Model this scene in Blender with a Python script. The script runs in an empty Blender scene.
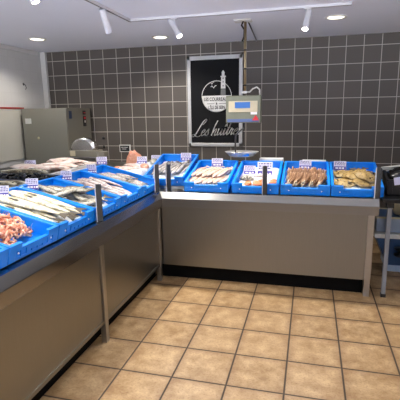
import bpy, bmesh, math, random
from mathutils import Vector, Matrix, Euler
random.seed(7)
C = bpy.context.scene.collection
PI = math.pi
V = Vector

# ------------------------------------------------------------------ materials
def lin(c):
    def f(v):
        v /= 255.0
        return v / 12.92 if v <= 0.04045 else ((v + 0.055) / 1.055) ** 2.4
    return (f(c[0]), f(c[1]), f(c[2]), 1.0)

class NT:
    def __init__(s, name):
        s.m = bpy.data.materials.new(name); s.m.use_nodes = True
        s.t = s.m.node_tree; s.p = s.t.nodes['Principled BSDF']
    def n(s, typ, **kw):
        nd = s.t.nodes.new(typ)
        for k, v in kw.items(): setattr(nd, k, v)
        return nd
    def l(s, a, b): s.t.links.new(a, b)
    def math(s, op, a, b=None, c=None):
        nd = s.n('ShaderNodeMath', operation=op)
        for i, x in enumerate((a, b, c)):
            if x is None: continue
            if isinstance(x, (int, float)): nd.inputs[i].default_value = x
            else: s.l(x, nd.inputs[i])
        return nd.outputs[0]
    def mix(s, f, a, b):
        nd = s.n('ShaderNodeMix', data_type='RGBA')
        for sock, x in ((nd.inputs[0], f), (nd.inputs[6], a), (nd.inputs[7], b)):
            if isinstance(x, (int, float, tuple)): sock.default_value = x
            else: s.l(x, sock)
        return nd.outputs[2]
    def noise(s, vec, scale, detail=3, rough=0.55):
        nd = s.n('ShaderNodeTexNoise'); nd.inputs['Scale'].default_value = scale
        nd.inputs['Detail'].default_value = detail; nd.inputs['Roughness'].default_value = rough
        if vec is not None: s.l(vec, nd.inputs['Vector'])
        return nd.outputs['Fac']
    def ramp(s, f, stops):
        nd = s.n('ShaderNodeValToRGB'); r = nd.color_ramp
        while len(r.elements) < len(stops): r.elements.new(0.5)
        for e, (p, c) in zip(r.elements, stops): e.position = p; e.color = c
        s.l(f, nd.inputs[0]); return nd.outputs[0]
    def bump(s, h, strength, dist=0.002):
        b = s.n('ShaderNodeBump'); b.inputs['Strength'].default_value = strength
        b.inputs['Distance'].default_value = dist
        s.l(h, b.inputs['Height']); s.l(b.outputs[0], s.p.inputs['Normal'])
    def obj(s): return s.n('ShaderNodeTexCoord').outputs['Object']
    def scaled(s, vec, sc):
        mp = s.n('ShaderNodeMapping'); mp.inputs['Scale'].default_value = sc
        s.l(vec, mp.inputs['Vector']); return mp.outputs[0]

def plain(name, c, rough=0.5, metal=0.0, var=0.08, nscale=12, spec=0.5, sub=0.0, trans=0.0):
    k = NT(name); a = lin(c)
    b = tuple(max(0, x * (1 - var * 2)) for x in a[:3]) + (1,)
    d = tuple(min(1, x * (1 + var)) for x in a[:3]) + (1,)
    k.l(k.mix(k.noise(k.obj(), nscale), b, d), k.p.inputs['Base Color'])
    k.p.inputs['Roughness'].default_value = rough; k.p.inputs['Metallic'].default_value = metal
    k.p.inputs['Specular IOR Level'].default_value = spec
    if sub: k.p.inputs['Subsurface Weight'].default_value = sub; k.p.inputs['Subsurface Radius'].default_value = (.01, .006, .004)
    if trans: k.p.inputs['Transmission Weight'].default_value = trans
    return k.m

def steel(name, c, rough=0.33, stretch=(1, 1, 60)):
    k = NT(name); a = lin(c); o = k.obj()
    f = k.noise(k.scaled(o, stretch), 6, 4)
    g = k.noise(o, 1.7, 2)
    k.l(k.mix(f, tuple(x * .86 for x in a[:3]) + (1,), a), k.p.inputs['Base Color'])
    k.l(k.math('MULTIPLY_ADD', g, .06, rough - .03), k.p.inputs['Roughness'])
    k.p.inputs['Metallic'].default_value = 1.0
    k.bump(f, .02, .001)
    return k.m

def emit(name, c, s):
    k = NT(name); k.p.inputs['Base Color'].default_value = (.03, .05, .08, 1)
    k.p.inputs['Emission Color'].default_value = lin(c); k.p.inputs['Emission Strength'].default_value = s
    return k.m

def tile_mat(name, ax, ox, sx, oy, sy, g, tile, tile2, grout, rough, groutrough=.8, mott=None, spot=None, bumpd=.0015):
    """square grid of tiles in world units; ax = the two object axes of the grid"""
    k = NT(name); sep = k.n('ShaderNodeSeparateXYZ'); o = k.obj(); k.l(o, sep.inputs[0])
    u = k.math('DIVIDE', k.math('SUBTRACT', sep.outputs[ax[0]], ox), sx)
    v = k.math('DIVIDE', k.math('SUBTRACT', sep.outputs[ax[1]], oy), sy)
    def edge(t, s):
        f = k.math('FRACT', t)
        return k.math('MULTIPLY', k.math('MINIMUM', f, k.math('SUBTRACT', 1.0, f)), s)
    e = k.math('MINIMUM', edge(u, sx), edge(v, sy))
    mr = k.n('ShaderNodeMapRange'); mr.inputs[1].default_value = g * .35; mr.inputs[2].default_value = g * .65
    k.l(e, mr.inputs[0]); mask = mr.outputs[0]
    cell = k.n('ShaderNodeCombineXYZ'); k.l(k.math('FLOOR', u), cell.inputs[0]); k.l(k.math('FLOOR', v), cell.inputs[1])
    wn = k.n('ShaderNodeTexWhiteNoise'); k.l(cell.outputs[0], wn.inputs['Vector'])
    col = k.mix(wn.outputs['Value'], tile, tile2)
    if mott:
        ad = k.n('ShaderNodeVectorMath', operation='MULTIPLY_ADD')
        k.l(cell.outputs[0], ad.inputs[0]); ad.inputs[1].default_value = (3.7, 5.3, 1); k.l(o, ad.inputs[2])
        n1 = k.noise(ad.outputs[0], 9, 6, .65); n2 = k.noise(ad.outputs[0], 70, 4, .75)
        mk = k.ramp(n1, [(.36, (0, 0, 0, 1)), (.64, (1, 1, 1, 1))])
        col = k.mix(k.math('MULTIPLY', mk, .9), col, mott)
        mk2 = k.ramp(n2, [(.50, (0, 0, 0, 1)), (.7, (1, 1, 1, 1))])
        col = k.mix(k.math('MULTIPLY', mk2, .7), col, spot)
        er = k.n('ShaderNodeMapRange'); er.inputs[1].default_value = 0; er.inputs[2].default_value = .055
        er.inputs[3].default_value = .45; er.inputs[4].default_value = 0
        k.l(e, er.inputs[0]); col = k.mix(er.outputs[0], col, spot)
    k.l(k.mix(mask, grout, col), k.p.inputs['Base Color'])
    k.l(k.math('MULTIPLY_ADD', mask, rough - groutrough, groutrough), k.p.inputs['Roughness'])
    hgt = mask
    if mott: hgt = k.math('MULTIPLY_ADD', n2, .25, mask)
    k.bump(hgt, .5, bumpd)
    return k.m

GX, GY, GS = -1.115, 3.5236, .339
M = {}
M['floor'] = tile_mat('floor_tiles', (0, 1), GX, .3412, GY, .3365, .011, lin((146, 114, 74)), lin((162, 130, 90)), lin((66, 54, 44)), .42,
                      mott=lin((196, 166, 124)), spot=lin((120, 86, 54)))
M['wall'] = tile_mat('wall_tiles', (0, 2), -.021, .2025, 2.159, .2025, .0075, lin((88, 83, 78)), lin((95, 89, 84)), lin((190, 183, 174)), .3, bumpd=.001); M['wall'].node_tree.nodes['Principled BSDF'].inputs['Specular IOR Level'].default_value = .22
M['white_tile'] = tile_mat('white_tiles', (1, 2), 5.6, .15, 2.5, .15, .005, lin((206, 205, 202)), lin((210, 209, 206)), lin((192, 190, 186)), .25, bumpd=.0006)
M['ceiling'] = plain('ceiling_paint', (234, 237, 248), .45, var=.02, nscale=2)
M['white'] = plain('white_paint', (214, 212, 208), .4, var=.03)
M['board'] = plain('white_board', (206, 203, 190), .35, var=.03, nscale=3)
M['red'] = plain('red_rail', (170, 40, 36), .4)
M['steel'] = steel('brushed_steel', (148, 147, 144), .3)
M['steel_v'] = steel('brushed_steel_panel', (146, 144, 138), .36, (50, 50, 1))
M['steel_lite'] = steel('polished_steel', (214, 212, 208), .24)
M['dark_steel'] = steel('dark_steel', (92, 92, 92), .4)
M['black'] = plain('black_plastic', (18, 18, 19), .38)
M['kick'] = plain('black_kickboard', (9, 8, 7), .75, spec=.1)
M['edge_steel'] = steel('edge_steel', (156, 156, 158), .21)
M['leg_steel'] = steel('leg_steel', (178, 174, 166), .4)
M['blue'] = plain('blue_crate_plastic', (2, 132, 238), .32, var=.05, nscale=7, sub=.0)
M['navy'] = plain('navy_tray_plastic', (40, 58, 88), .4)
M['ice'] = None
k = NT('crushed_ice'); o = k.obj(); n = k.noise(o, 90, 4, .7)
k.l(k.mix(n, lin((205, 214, 224)), lin((250, 252, 254))), k.p.inputs['Base Color']); k.p.inputs['Roughness'].default_value = .25
k.bump(n, .9, .01); M['ice'] = k.m
M['foam'] = plain('white_foam', (236, 236, 234), .6, var=.03)
M['card'] = plain('lilac_card', (214, 212, 236), .45, var=.03)
M['purple'] = plain('purple_print', (72, 62, 160), .45, var=.05)
M['print'] = plain('dark_print', (70, 64, 120), .5)
M['white_print'] = plain('white_print', (236, 234, 238), .5, var=.02)
M['paper'] = plain('paper', (222, 222, 216), .6)
M['slate'] = plain('chalk_slate', (34, 38, 40), .6)
M['banner'] = plain('black_banner', (15, 16, 19), .7, var=.12, nscale=3, spec=.2)
M['alu'] = plain('silver_frame', (190, 190, 190), .35, .3)
M['logo'] = plain('pale_print', (226, 226, 224), .55, var=.02)
M['cab'] = plain('greygreen_enamel', (142, 140, 128), .34, .25, var=.04, nscale=3)
M['cab_side'] = plain('cabinet_side_enamel', (128, 124, 112), .36, .1, var=.04, nscale=3)
M['brass'] = steel('brass_pole', (176, 158, 124), .3)
M['scale_body'] = plain('scale_casing', (124, 126, 108), .35, .45)
M['cream'] = plain('cream_plastic', (196, 186, 158), .45)
M['screen'] = emit('lit_blue_screen', (40, 130, 240), .55)
M['redmark'] = plain('red_mark', (206, 40, 52), .45)
M['bluemark'] = plain('blue_band', (84, 104, 150), .45)
M['tub'] = plain('dark_blue_plastic', (44, 74, 112), .45)
M['greybox'] = plain('grey_box_plastic', (150, 166, 186), .5)
M['beige'] = plain('beige_board', (196, 186, 150), .6)
M['pan_steel'] = plain('satin_pan_steel', (208, 208, 206), .35, .55)
M['leg_grey'] = plain('grey_leg_enamel', (128, 132, 138), .4, .2)
M['lens'] = emit('lamp_lens', (255, 246, 232), 20)
M['lens_dim'] = emit('downlight_lens', (255, 246, 226), 3)
M['lens_off'] = plain('unlit_lens', (150, 150, 154), .3)
M['spot_white'] = plain('spot_white_enamel', (206, 206, 210), .4, var=.02)

def fish_mat(name, back, side, belly, rough=.28, spots=None, sc=60, sub=.1, axis=1, half=.035):
    k = NT(name); o = k.obj(); sep = k.n('ShaderNodeSeparateXYZ'); k.l(o, sep.inputs[0])
    f = k.math('MULTIPLY_ADD', sep.outputs[axis], .5 / half, .5)
    f = k.math('ADD', f, k.math('MULTIPLY_ADD', k.noise(o, 25, 4), .3, -.15))
    c = k.ramp(f, [(.12, lin(belly)), (.45, lin(side)), (.72, lin(side)), (.92, lin(back))])
    if spots:
        m = k.ramp(k.noise(o, sc, 5, .7), [(.5, (0, 0, 0, 1)), (.62, (1, 1, 1, 1))])
        c = k.mix(k.math('MULTIPLY', m, .8), c, lin(spots))
    k.l(c, k.p.inputs['Base Color']); k.p.inputs['Roughness'].default_value = rough
    k.bump(k.noise(k.scaled(o, (1, 1, 1)), 220, 2), .25, .002)
    return k.m
M['hake'] = fish_mat('silver_fish_skin', (92, 84, 68), (224, 217, 186), (236, 231, 210), .25, (176, 164, 128), 24)
M['bream'] = fish_mat('grey_fish_skin', (84, 82, 72), (150, 146, 130), (196, 192, 178), .25, (104, 100, 86), 60)
M['whiting'] = fish_mat('slender_fish_skin', (100, 94, 92), (186, 180, 176), (218, 214, 210), .22, (126, 118, 114), 50, half=.018)
M['smallgrey'] = fish_mat('small_grey_fish_skin', (92, 84, 80), (164, 156, 148), (208, 202, 196), .25, (110, 96, 90), 80, half=.014)
M['squid'] = fish_mat('pinkish_fish_skin', (160, 122, 104), (206, 180, 164), (224, 208, 198), .25, (164, 126, 110), 70, half=.022)
M['fillet'] = fish_mat('fillet_flesh', (190, 150, 136), (224, 206, 196), (222, 196, 186), .3, (200, 154, 140), 35, half=.05)
M['darkfillet'] = fish_mat('fillet_with_dark_skin', (52, 46, 48), (218, 208, 204), (196, 170, 164), .3, (140, 116, 114), 34, half=.026)
M['slab'] = fish_mat('pink_fillet_flesh', (226, 196, 180), (240, 222, 212), (244, 232, 224), .35, (220, 180, 164), 18, half=.1)
M['razor'] = fish_mat('brown_striped_shell', (136, 102, 76), (190, 152, 118), (222, 192, 158), .35, (116, 84, 62), 60, half=.007)
M['flat'] = fish_mat('mottled_brown_skin', (120, 100, 62), (176, 148, 94), (204, 180, 130), .2, (110, 90, 54), 45, half=.12)
M['oyster'] = fish_mat('mottled_grey_skin', (52, 52, 50), (112, 108, 100), (60, 60, 58), .3, (210, 204, 190), 60, half=.05)
M['scallop'] = plain('orange_scallop_flesh', (236, 140, 92), .3, var=.2, nscale=40)
M['salmon'] = fish_mat('salmon_flesh', (206, 124, 98), (214, 144, 118), (230, 178, 152), .3, (236, 184, 160), 30, half=.1)
M['shrimp'] = fish_mat('pink_shrimp_shell', (206, 128, 100), (226, 164, 134), (238, 198, 170), .28, (208, 132, 104), 70, half=.016)
M['fin'] = plain('dark_fin', (96, 90, 78), .35, var=.2, nscale=60)
M['palefin'] = plain('pale_fin', (196, 186, 164), .35, var=.15, nscale=60)
M['eye'] = plain('fish_eye', (16, 16, 18), .1)
M['mussel'] = plain('black_shell', (22, 23, 28), .25, var=.3, nscale=30)

# ------------------------------------------------------------------ mesh helpers
class MB:
    """collects shapes into one mesh; every shape takes a material slot index"""
    def __init__(s): s.bm = bmesh.new()
    def _done(s, f0, mi, smooth):
        s.bm.faces.ensure_lookup_table()
        for f in s.bm.faces[f0:]:
            f.material_index = mi; f.smooth = smooth
    def box(s, c, d, mi=0, rot=None, bev=0.0):
        """c centre, d full size"""
        t = bmesh.new(); bmesh.ops.create_cube(t, size=1)
        for v in t.verts: v.co = V((v.co.x * d[0], v.co.y * d[1], v.co.z * d[2]))
        if bev > 0:
            bmesh.ops.bevel(t, geom=t.edges[:], offset=bev, segments=2, affect='EDGES', profile=.6)
        mt = Matrix.Translation(c)
        if rot is not None: mt = mt @ (rot.to_matrix().to_4x4() if isinstance(rot, Euler) else rot)
        bmesh.ops.transform(t, matrix=mt, verts=t.verts)
        s.join(t, mi, False); return s
    def b2(s, a, b, mi=0, bev=0.0):
        return s.box([(x + y) / 2 for x, y in zip(a, b)], [abs(y - x) for x, y in zip(a, b)], mi, None, bev)
    def join(s, t, mi, smooth):
        mp = {}
        for v in t.verts: mp[v] = s.bm.verts.new(v.co)
        for f in t.faces:
            try:
                g = s.bm.faces.new([mp[v] for v in f.verts]); g.material_index = mi; g.smooth = smooth or f.smooth
            except ValueError: pass
        t.free()
    def loft(s, rings, mi=0, caps=True, smooth=True, closed=True):
        vs = [[s.bm.verts.new(p) for p in r] for r in rings]
        n = len(rings[0])
        for a, b in zip(vs, vs[1:]):
            for i in range(n if closed else n - 1):
                j = (i + 1) % n
                f = s.bm.faces.new((a[i], a[j], b[j], b[i])); f.material_index = mi; f.smooth = smooth
        if caps and closed:
            for r in (list(reversed(vs[0])), vs[-1]):
                f = s.bm.faces.new(r); f.material_index = mi
        return s
    def tube(s, pts, rad, mi=0, n=8, smooth=True, flat=1.0):
        pts = [V(p) for p in pts]
        rs = rad if isinstance(rad, (list, tuple)) else [rad] * len(pts)
        up = V((0, 0, 1)); rings = []; prev = None
        for i, p in enumerate(pts):
            d = (pts[min(i + 1, len(pts) - 1)] - pts[max(i - 1, 0)]).normalized()
            if prev is None:
                a = up if abs(d.z) < .9 else V((1, 0, 0))
                x = d.cross(a).normalized()
            else:
                x = (prev - d * prev.dot(d)).normalized()
            prev = x; y = d.cross(x)
            rings.append([p + (x * math.cos(2 * PI * q / n) + y * math.sin(2 * PI * q / n) * flat) * rs[i] for q in range(n)])
        return s.loft(rings, mi, True, smooth)
    def lathe(s, prof, c=(0, 0, 0), mi=0, n=24, mat=None, smooth=True):
        rings = []
        for r, z in prof:
            ring = []
            for q in range(n):
                p = V((r * math.cos(2 * PI * q / n), r * math.sin(2 * PI * q / n), z))
                if mat is not None: p = mat @ p
                ring.append(p + V(c))
            rings.append(ring)
        return s.loft(rings, mi, True, smooth)
    def prism(s, poly, vec, mi=0):
        a = [s.bm.verts.new(p) for p in poly]; b = [s.bm.verts.new(V(p) + V(vec)) for p in poly]
        n = len(poly)
        f = s.bm.faces.new(list(reversed(a))); f.material_index = mi
        f = s.bm.faces.new(b); f.material_index = mi
        for i in range(n):
            f = s.bm.faces.new((a[i], a[(i + 1) % n], b[(i + 1) % n], b[i])); f.material_index = mi
        return s
    def sphere(s, c, r, mi=0, seg=10, sc=(1, 1, 1)):
        t = bmesh.new(); bmesh.ops.create_uvsphere(t, u_segments=seg, v_segments=max(6, seg // 2 + 1), radius=r)
        for v in t.verts: v.co = V((v.co.x * sc[0], v.co.y * sc[1], v.co.z * sc[2])) + V(c)
        s.join(t, mi, True); return s
    def build(s, name, mats, parent=None, link=True):
        bmesh.ops.recalc_face_normals(s.bm, faces=s.bm.faces[:])
        me = bpy.data.meshes.new(name); 
        rt_ = parent
        while rt_ is not None and rt_.parent is not None: rt_ = rt_.parent
        if rt_ is not None and rt_.get('world'):
            off = rt_.location
            for v in s.bm.verts: v.co -= off
        s.bm.to_mesh(me); s.bm.free()
        for m in (mats if isinstance(mats, (list, tuple)) else [mats]): me.materials.append(m)
        o = bpy.data.objects.new(name, me)
        if parent is not None: o.parent = parent
        if link: C.objects.link(o)
        return o

def tag(o, label, cat, group=None, kind=None):
    o['label'] = label; o['category'] = cat
    if group: o['group'] = group
    if kind: o['kind'] = kind
    return o
def thing(name, label, cat, loc=(0, 0, 0), rot=(0, 0, 0), group=None, world=False):
    o = bpy.data.objects.new(name, None); C.objects.link(o)
    o.location = loc; o.rotation_euler = rot; o.empty_display_size = .05
    if world: o['world'] = 1          # parts are given in world coordinates and shifted to the root
    return tag(o, label, cat, group)
def struct(o): o['kind'] = 'structure'; return o
def dup(o, parent=None):
    c = o.copy(); C.objects.link(c); c.parent = parent
    for ch in list(o.children): dup(ch, c)
    return c

# ------------------------------------------------------------------ setting
CZ = 2.49; WY = 5.6; LX = -3.83; RX = 3.0; FY = -2.6
struct(MB().b2((LX - .1, FY, -.1), (RX + .1, WY + .1, 0)).build('floor', M['floor']))
struct(MB().b2((LX - .1, FY, CZ), (RX + .1, WY + .1, CZ + .1)).build('ceiling', M['ceiling']))
struct(MB().b2((LX - .1, WY, 0), (RX + .1, WY + .1, CZ)).build('wall_back', M['wall']))
struct(MB().b2((LX - .1, FY, 0), (LX, WY, CZ)).build('wall_left', M['white_tile']))
struct(MB().b2((RX, FY, 0), (RX + .1, WY, CZ)).build('wall_right', M['white']))
struct(MB().b2((LX, WY - .05, 0), (LX + .08, WY, CZ), bev=.006).build('trim_1', M['white']))           # corner casing
struct(MB().b2((LX, FY, CZ - .05), (LX + .03, WY - .14, CZ), bev=.005).build('trim_2', M['white']))     # cornice
struct(MB().b2((LX, FY, 1.022), (LX + .016, 5.05, 1.69)).build('trim_3', M['board']))                    # lower wall board
struct(MB().b2((LX, FY, 1.69), (LX + .024, 5.05, 1.708)).build('trim_4', M['red']))                      # red rail
# small hook on the white tiles
h = thing('wall_hook', 'small grey hook on the white tiles of the left wall', 'hook', (LX, 5.12, 2.0), world=True)
MB().lathe([(0, 0), (.018, 0), (.018, .006), (0, .008)], (LX, 5.12, 2.02), 0, 12, Matrix.Rotation(PI / 2, 4, 'Y')).build('plate', M['dark_steel'], h)
MB().tube([(LX + .006, 5.12, 2.02), (LX + .03, 5.12, 2.01), (LX + .04, 5.12, 1.97), (LX + .025, 5.12, 1.95)], .005).build('hook_arm', M['dark_steel'], h)
for i, z in enumerate((1.26, 1.13)):
    kn = MB().lathe([(0, 0), (.02, 0), (.022, .012), (.012, .02), (0, .021)], (-2.92, WY, z), 0, 14, Matrix.Rotation(PI / 2, 4, 'X')).build('coat_peg', M['black'])
    tag(kn, ['upper of two small black pegs on the tiled wall right of the grey cabinet',
             'lower of two small black pegs on the tiled wall, beside the slicer'][i], 'peg')

# ------------------------------------------------------------------ counters
LIPX, LIPY, TOP = -1.33, 3.63, .862
TILT = math.radians(13.5)
def lip_profile(d):
    """(outward offset, z) of the edge of a worktop; outward is towards the shop"""
    return [(-.30, .862), (-.06, .862), (-.036, .873), (-.030, .874), (0, .818), (.001, .812), (.001, .737), (-.02, .735), (-.02, .80), (-.30, .80)]
# left
lc = thing('display_counter', 'long stainless steel fish counter running along the left with bare front panels', 'counter', (-2.1, 2.5, 0), world=True)
prof = lip_profile(0)
w = MB()
y1 = lambda d: LIPY + d          # mitred against the back counter
ring0 = [(LIPX + d, .8, z) for d, z in prof]
ring1 = [(LIPX + d, LIPY - d, z) for d, z in prof]
w.loft([ring0, ring1], smooth=False)
w.build('edge', M['edge_steel'], lc)
MB().b2((-3.0, .8, .80), (-1.60, 4.9, .8615)).build('worktop', M['steel'], lc)
MB().prism([(-1.45, .8, .8625), (-2.0, .8, .8625), (-2.04, .8, .8625 + .62 * math.sin(TILT) - .008), (-1.445, .8, .864)], (0, 2.93, 0)).build('sloped_shelf', M['steel'], lc)
MB().b2((-3.0, 2.2, .8625), (-2.05, 4.9, 1.0)).build('raised_deck', M['steel'], lc)
MB().b2((LIPX - .055, .8, .15), (LIPX - .032, 2.44, .735)).b2((LIPX - .032, .8, .69), (LIPX - .026, 2.44, .735)).b2((LIPX - .032, .8, .15), (LIPX - .026, 2.44, .175)).build('front_panel', M['steel_v'], lc)
MB().b2((LIPX - .055, 2.49, .15), (LIPX - .032, 3.59, .735)).b2((LIPX - .032, 2.49, .69), (LIPX - .026, 3.59, .735)).b2((LIPX - .032, 2.49, .15), (LIPX - .026, 3.59, .175)).build('front_panel', M['steel_v'], lc)
MB().b2((LIPX - .14, .8, 0), (LIPX - .12, 3.7, .2)).build('kickboard', M['kick'], lc)
MB().b2((-3.0, .8, 0), (-2.97, 4.9, .80)).build('rear_panel', M['steel_v'], lc)
for y in (2.465, 3.61): MB().b2((LIPX - .06, y - .022, 0), (LIPX - .018, y + .022, .80), bev=.003).build('leg', M['leg_steel'], lc)
def guard_post(x, y, rz, parent):
    m = MB(); R4 = Matrix.Rotation(rz, 4, 'Z')
    for c, d, mi in (((-.019, 0, .135), (.006, .022, .27), 1), ((.019, 0, .135), (.006, .022, .27), 0), ((0, .006, .135), (.034, .006, .268), 2), ((0, 0, .003), (.055, .04, .006), 0)):
        p = R4 @ V(c); m.box(p + V((x, y, TOP)), d, mi, R4)
    return m.build('guard_post', [M['dark_steel'], M['spot_white'], M['dark_steel']], parent)
guard_post(-1.395, 2.545, .55, lc)
guard_post(-1.385, 3.66, .3, lc)
# back
bc = thing('display_counter', 'shorter stainless steel fish counter along the back wall ending at the black table', 'counter', (-.4, 4.0, 0), world=True)
ring0 = [(LIPX + d, LIPY - d, z) for d, z in prof]
ring1 = [(.578, LIPY - d, z) for d, z in prof]
MB().loft([ring0, ring1], smooth=False).build('edge', M['steel'], bc)
MB().b2((-1.595, LIPY + .27, .80), (.578, 4.55, .8615)).build('worktop', M['steel'], bc)
MB().prism([(-1.12, 3.76, .864), (-1.12, 4.36, .8625 + .62 * math.sin(TILT) - .008), (-1.12, 4.40, .8625)], (1.69, 0, 0)).build('sloped_shelf', M['steel'], bc)
MB().b2((-1.385, LIPY + .032, .15), (.50, LIPY + .055, .735)).b2((-1.335, LIPY + .026, .70), (.50, LIPY + .033, .735)).build('front_panel', M['steel_v'], bc)
MB().b2((-1.40, LIPY + .10, 0), (.50, LIPY + .12, .2)).build('kickboard', M['kick'], bc)
MB().b2((-1.4, 4.5, .15), (.56, 4.52, .80)).build('rear_panel', M['steel_v'], bc)
MB().b2((.545, LIPY + .07, .15), (.56, 4.5, .80)).build('end_panel', M['steel_v'], bc)
for x, y in ((.525, LIPY + .045), (.535, 4.47)): MB().b2((x - .025, y - .025, 0), (x + .025, y + .025, .80), bev=.003).build('leg', M['leg_steel'], bc)
for x in (-1.28, -.376, .562): guard_post(x, 3.69, .0, bc)

# ------------------------------------------------------------------ crates
CW, CL, CH = .425, .62, .10
def crate_mesh():
    m = MB(); t = .012; hw = CW / 2
    m.b2((-hw + .006, .006, 0), (hw - .006, CL - .006, .012), bev=.003)
    # long walls
    for s in (-1, 1):
        m.b2((s * (hw - .006), .006, .006), (s * (hw - .006 - t), CL - .006, CH - .006))
        m.b2((s * hw, 0, CH - .016), (s * (hw - .022), CL, CH), bev=.004)
        m.b2((s * (hw - .001), .02, .032), (s * (hw - .008), CL - .02, .042))
        for q in range(9): 
            y = .03 + q * (CL - .06) / 8; m.b2((s * (hw - .001), y - .005, .006), (s * (hw - .008), y + .005, CH - .015))
    # rear wall full height
    m.b2((-hw + .01, CL - .006, .006), (hw - .01, CL - .006 - t, CH - .006))
    m.b2((-hw, CL, CH - .016), (hw, CL - .022, CH), bev=.004)
    # front wall with a lowered middle, corner blocks, ribs and a foot band
    m.b2((-hw + .01, .006, .006), (hw - .01, .006 + t, CH - .03))
    m.b2((-hw, 0, CH - .044), (hw, .022, CH - .028), bev=.004)
    for s in (-1, 1):
        m.b2((s * hw, 0, CH - .034), (s * (hw - .10), .022, CH), bev=.004)
        m.b2((s * hw, 0, .004), (s * (hw - .05), .03, CH - .03), bev=.004)
    m.b2((-hw + .02, .001, .012), (hw - .02, .01, .022))
    for q in range(8):
        x = -hw + .05 + q * (CW - .10) / 7; m.b2((x - .004, .001, .01), (x + .004, .01, CH - .03))
    m.b2((-.075, .0005, CH - .064), (.075, .01, CH - .03), 0, .003)
    for x in (-.14, .14): m.lathe([(0, 0), (.006, 0), (.005, .004), (0, .004)], (x, .002, .045), 1, 8, Matrix.Rotation(PI / 2, 4, 'X'))  # white discs standing in for glints at the drain holes
    return m.build('fish_crate', [M['blue'], M['white_print']], link=False)
crate0 = crate_mesh()
def crate(loc, rz, label, tilt=TILT, group='blue crates'):
    o = crate0.copy(); C.objects.link(o); o.location = loc
    o.rotation_euler = Euler((tilt, 0, rz), 'XYZ')   # X first, then Z
    tag(o, label, 'crate', group)
    o['mat'] = 0
    return Matrix.LocRotScale(V(loc), o.rotation_euler, V((1, 1, 1)))
FX0, FY0, BZ = -1.432, 3.735, .8665
leftY = [1.43, 1.865, 2.30, 2.735, 3.17, 3.55]
leftY = [1.44, 1.87, 2.30, 2.73, 3.16, 3.585]
LN = ['empty corner of blue crate nearest the camera on the left counter',
      'blue crate heaped with pink shrimps on the left counter',
      'blue crate of long pale silver fish on the left counter, behind the pink shrimps',
      'blue crate of speckled grey fish on the left counter, behind the foremost guard post',
      'blue crate of pale fillets with dark skin strips on the left counter',
      'blue crate of small slender grey fish at the inner corner of the left counter']
MC = [crate((FX0, y, BZ), PI / 2, n) for y, n in zip(leftY, LN)]
backX = [-.925, -.468, -.025, .408]
BN = ['blue crate of pinkish diagonal fish on the back counter, left of the hanging scale pan',
      'blue crate of ice with orange scallops below the hanging scale pan',
      'blue crate of slender brown striped shellfish on the back counter',
      'blue crate of golden brown flatfish at the right end of the back counter']
MG1 = crate((-1.385, 3.86, .895), 0, 'raised blue crate of slender silvery fish at the counter corner, below the black banner', math.radians(15.5))
MBk = [crate((x, FY0, BZ), 0, n) for x, n in zip(backX, BN)]
MB().prism([(-1.585, 3.87, .8625), (-1.585, 3.88, .892), (-1.585, 4.40, 1.036), (-1.585, 4.40, .8625)], (.40, 0, 0)).build('crate_riser', M['steel'], bc)

# ------------------------------------------------------------------ sea creatures
TS = [0, .03, .08, .15, .24, .34, .46, .58, .70, .80, .88, .94]
HS = [.10, .30, .52, .72, .88, .98, 1., .92, .74, .52, .34, .26]
def fish_body(m, L, H, W, bend=0.0, mi=0, n=12):
    rings = []
    for t, h in zip(TS, HS):
        x = (t - .5) * L; yc = bend * math.sin(PI * t)
        wv = W * (h ** .8) * (1 - .35 * t)
        rings.append([(x, yc + math.cos(2 * PI * q / n) * h * H / 2, math.sin(2 * PI * q / n) * wv / 2) for q in range(n)])
    m.loft(rings, mi)
def tail_poly(L, H, fork=.5):
    x0 = .43 * L; x1 = .5 * L + .06 * L
    return [(x0, -.12 * H, 0), (x1, -.55 * H, 0), (x1 - fork * .05 * L, 0, 0), (x1, .55 * H, 0), (x0, .12 * H, 0)]
def fish(name, L, H, W, mat, fin, bend=0, parts=True, fork=.5):
    m = MB(); fish_body(m, L, H, W, bend)
    if parts:
        r = m.build(name, mat, link=False)
        t = MB(); t.prism([(x, y, -.0015) for x, y, z in tail_poly(L, H, fork)], (0, 0, .003)); tl = t.build('tail_fin', fin, r, link=False)
        d = MB(); pts = [(-.22, .42), (-.15, .68), (0, .66), (.14, .56), (.26, .36)]
        d.prism([(x * L, y * H + bend * math.sin(PI * (x + .5)), -.001) for x, y in pts], (0, 0, .002)); d.build('dorsal_fin', fin, r, link=False)
        p = MB(); p.prism([(-.26 * L, -.05 * H, .40 * W), (-.12 * L, -.26 * H, .42 * W), (-.10 * L, -.12 * H, .44 * W), (-.13 * L, -.02 * H, .44 * W)], (0, 0, .0025)); p.build('side_fin', fin, r, link=False)
        e = MB(); e.sphere((-.40 * L, .08 * H, .24 * W), .085 * H, 0, 10, (1, 1, .6)); e.build('eye', M['eye'], r, link=False)
        return r
    m.prism([(x, y, -.0012) for x, y, z in tail_poly(L, H, fork)], (0, 0, .0024), 1)
    m.prism([(-.15 * L, .4 * H + bend * .8, -.001), (0, .62 * H + bend, -.001), (.2 * L, .4 * H + bend * .7, -.001)], (0, 0, .002), 1)
    m.sphere((-.41 * L, .06 * H, .22 * W), .09 * H, 2, 8)
    return m.build(name, [mat, fin, M['eye']], link=False)

def place(o, Mc, loc, rot, label, cat, group):
    """copy of a prototype into a crate frame Mc"""
    c = dup(o); mw = Mc @ Matrix.LocRotScale(V(loc), Euler(rot, 'XYZ'), V((1, 1, 1)))
    c.matrix_basis = mw
    return tag(c, label, cat, group)

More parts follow.
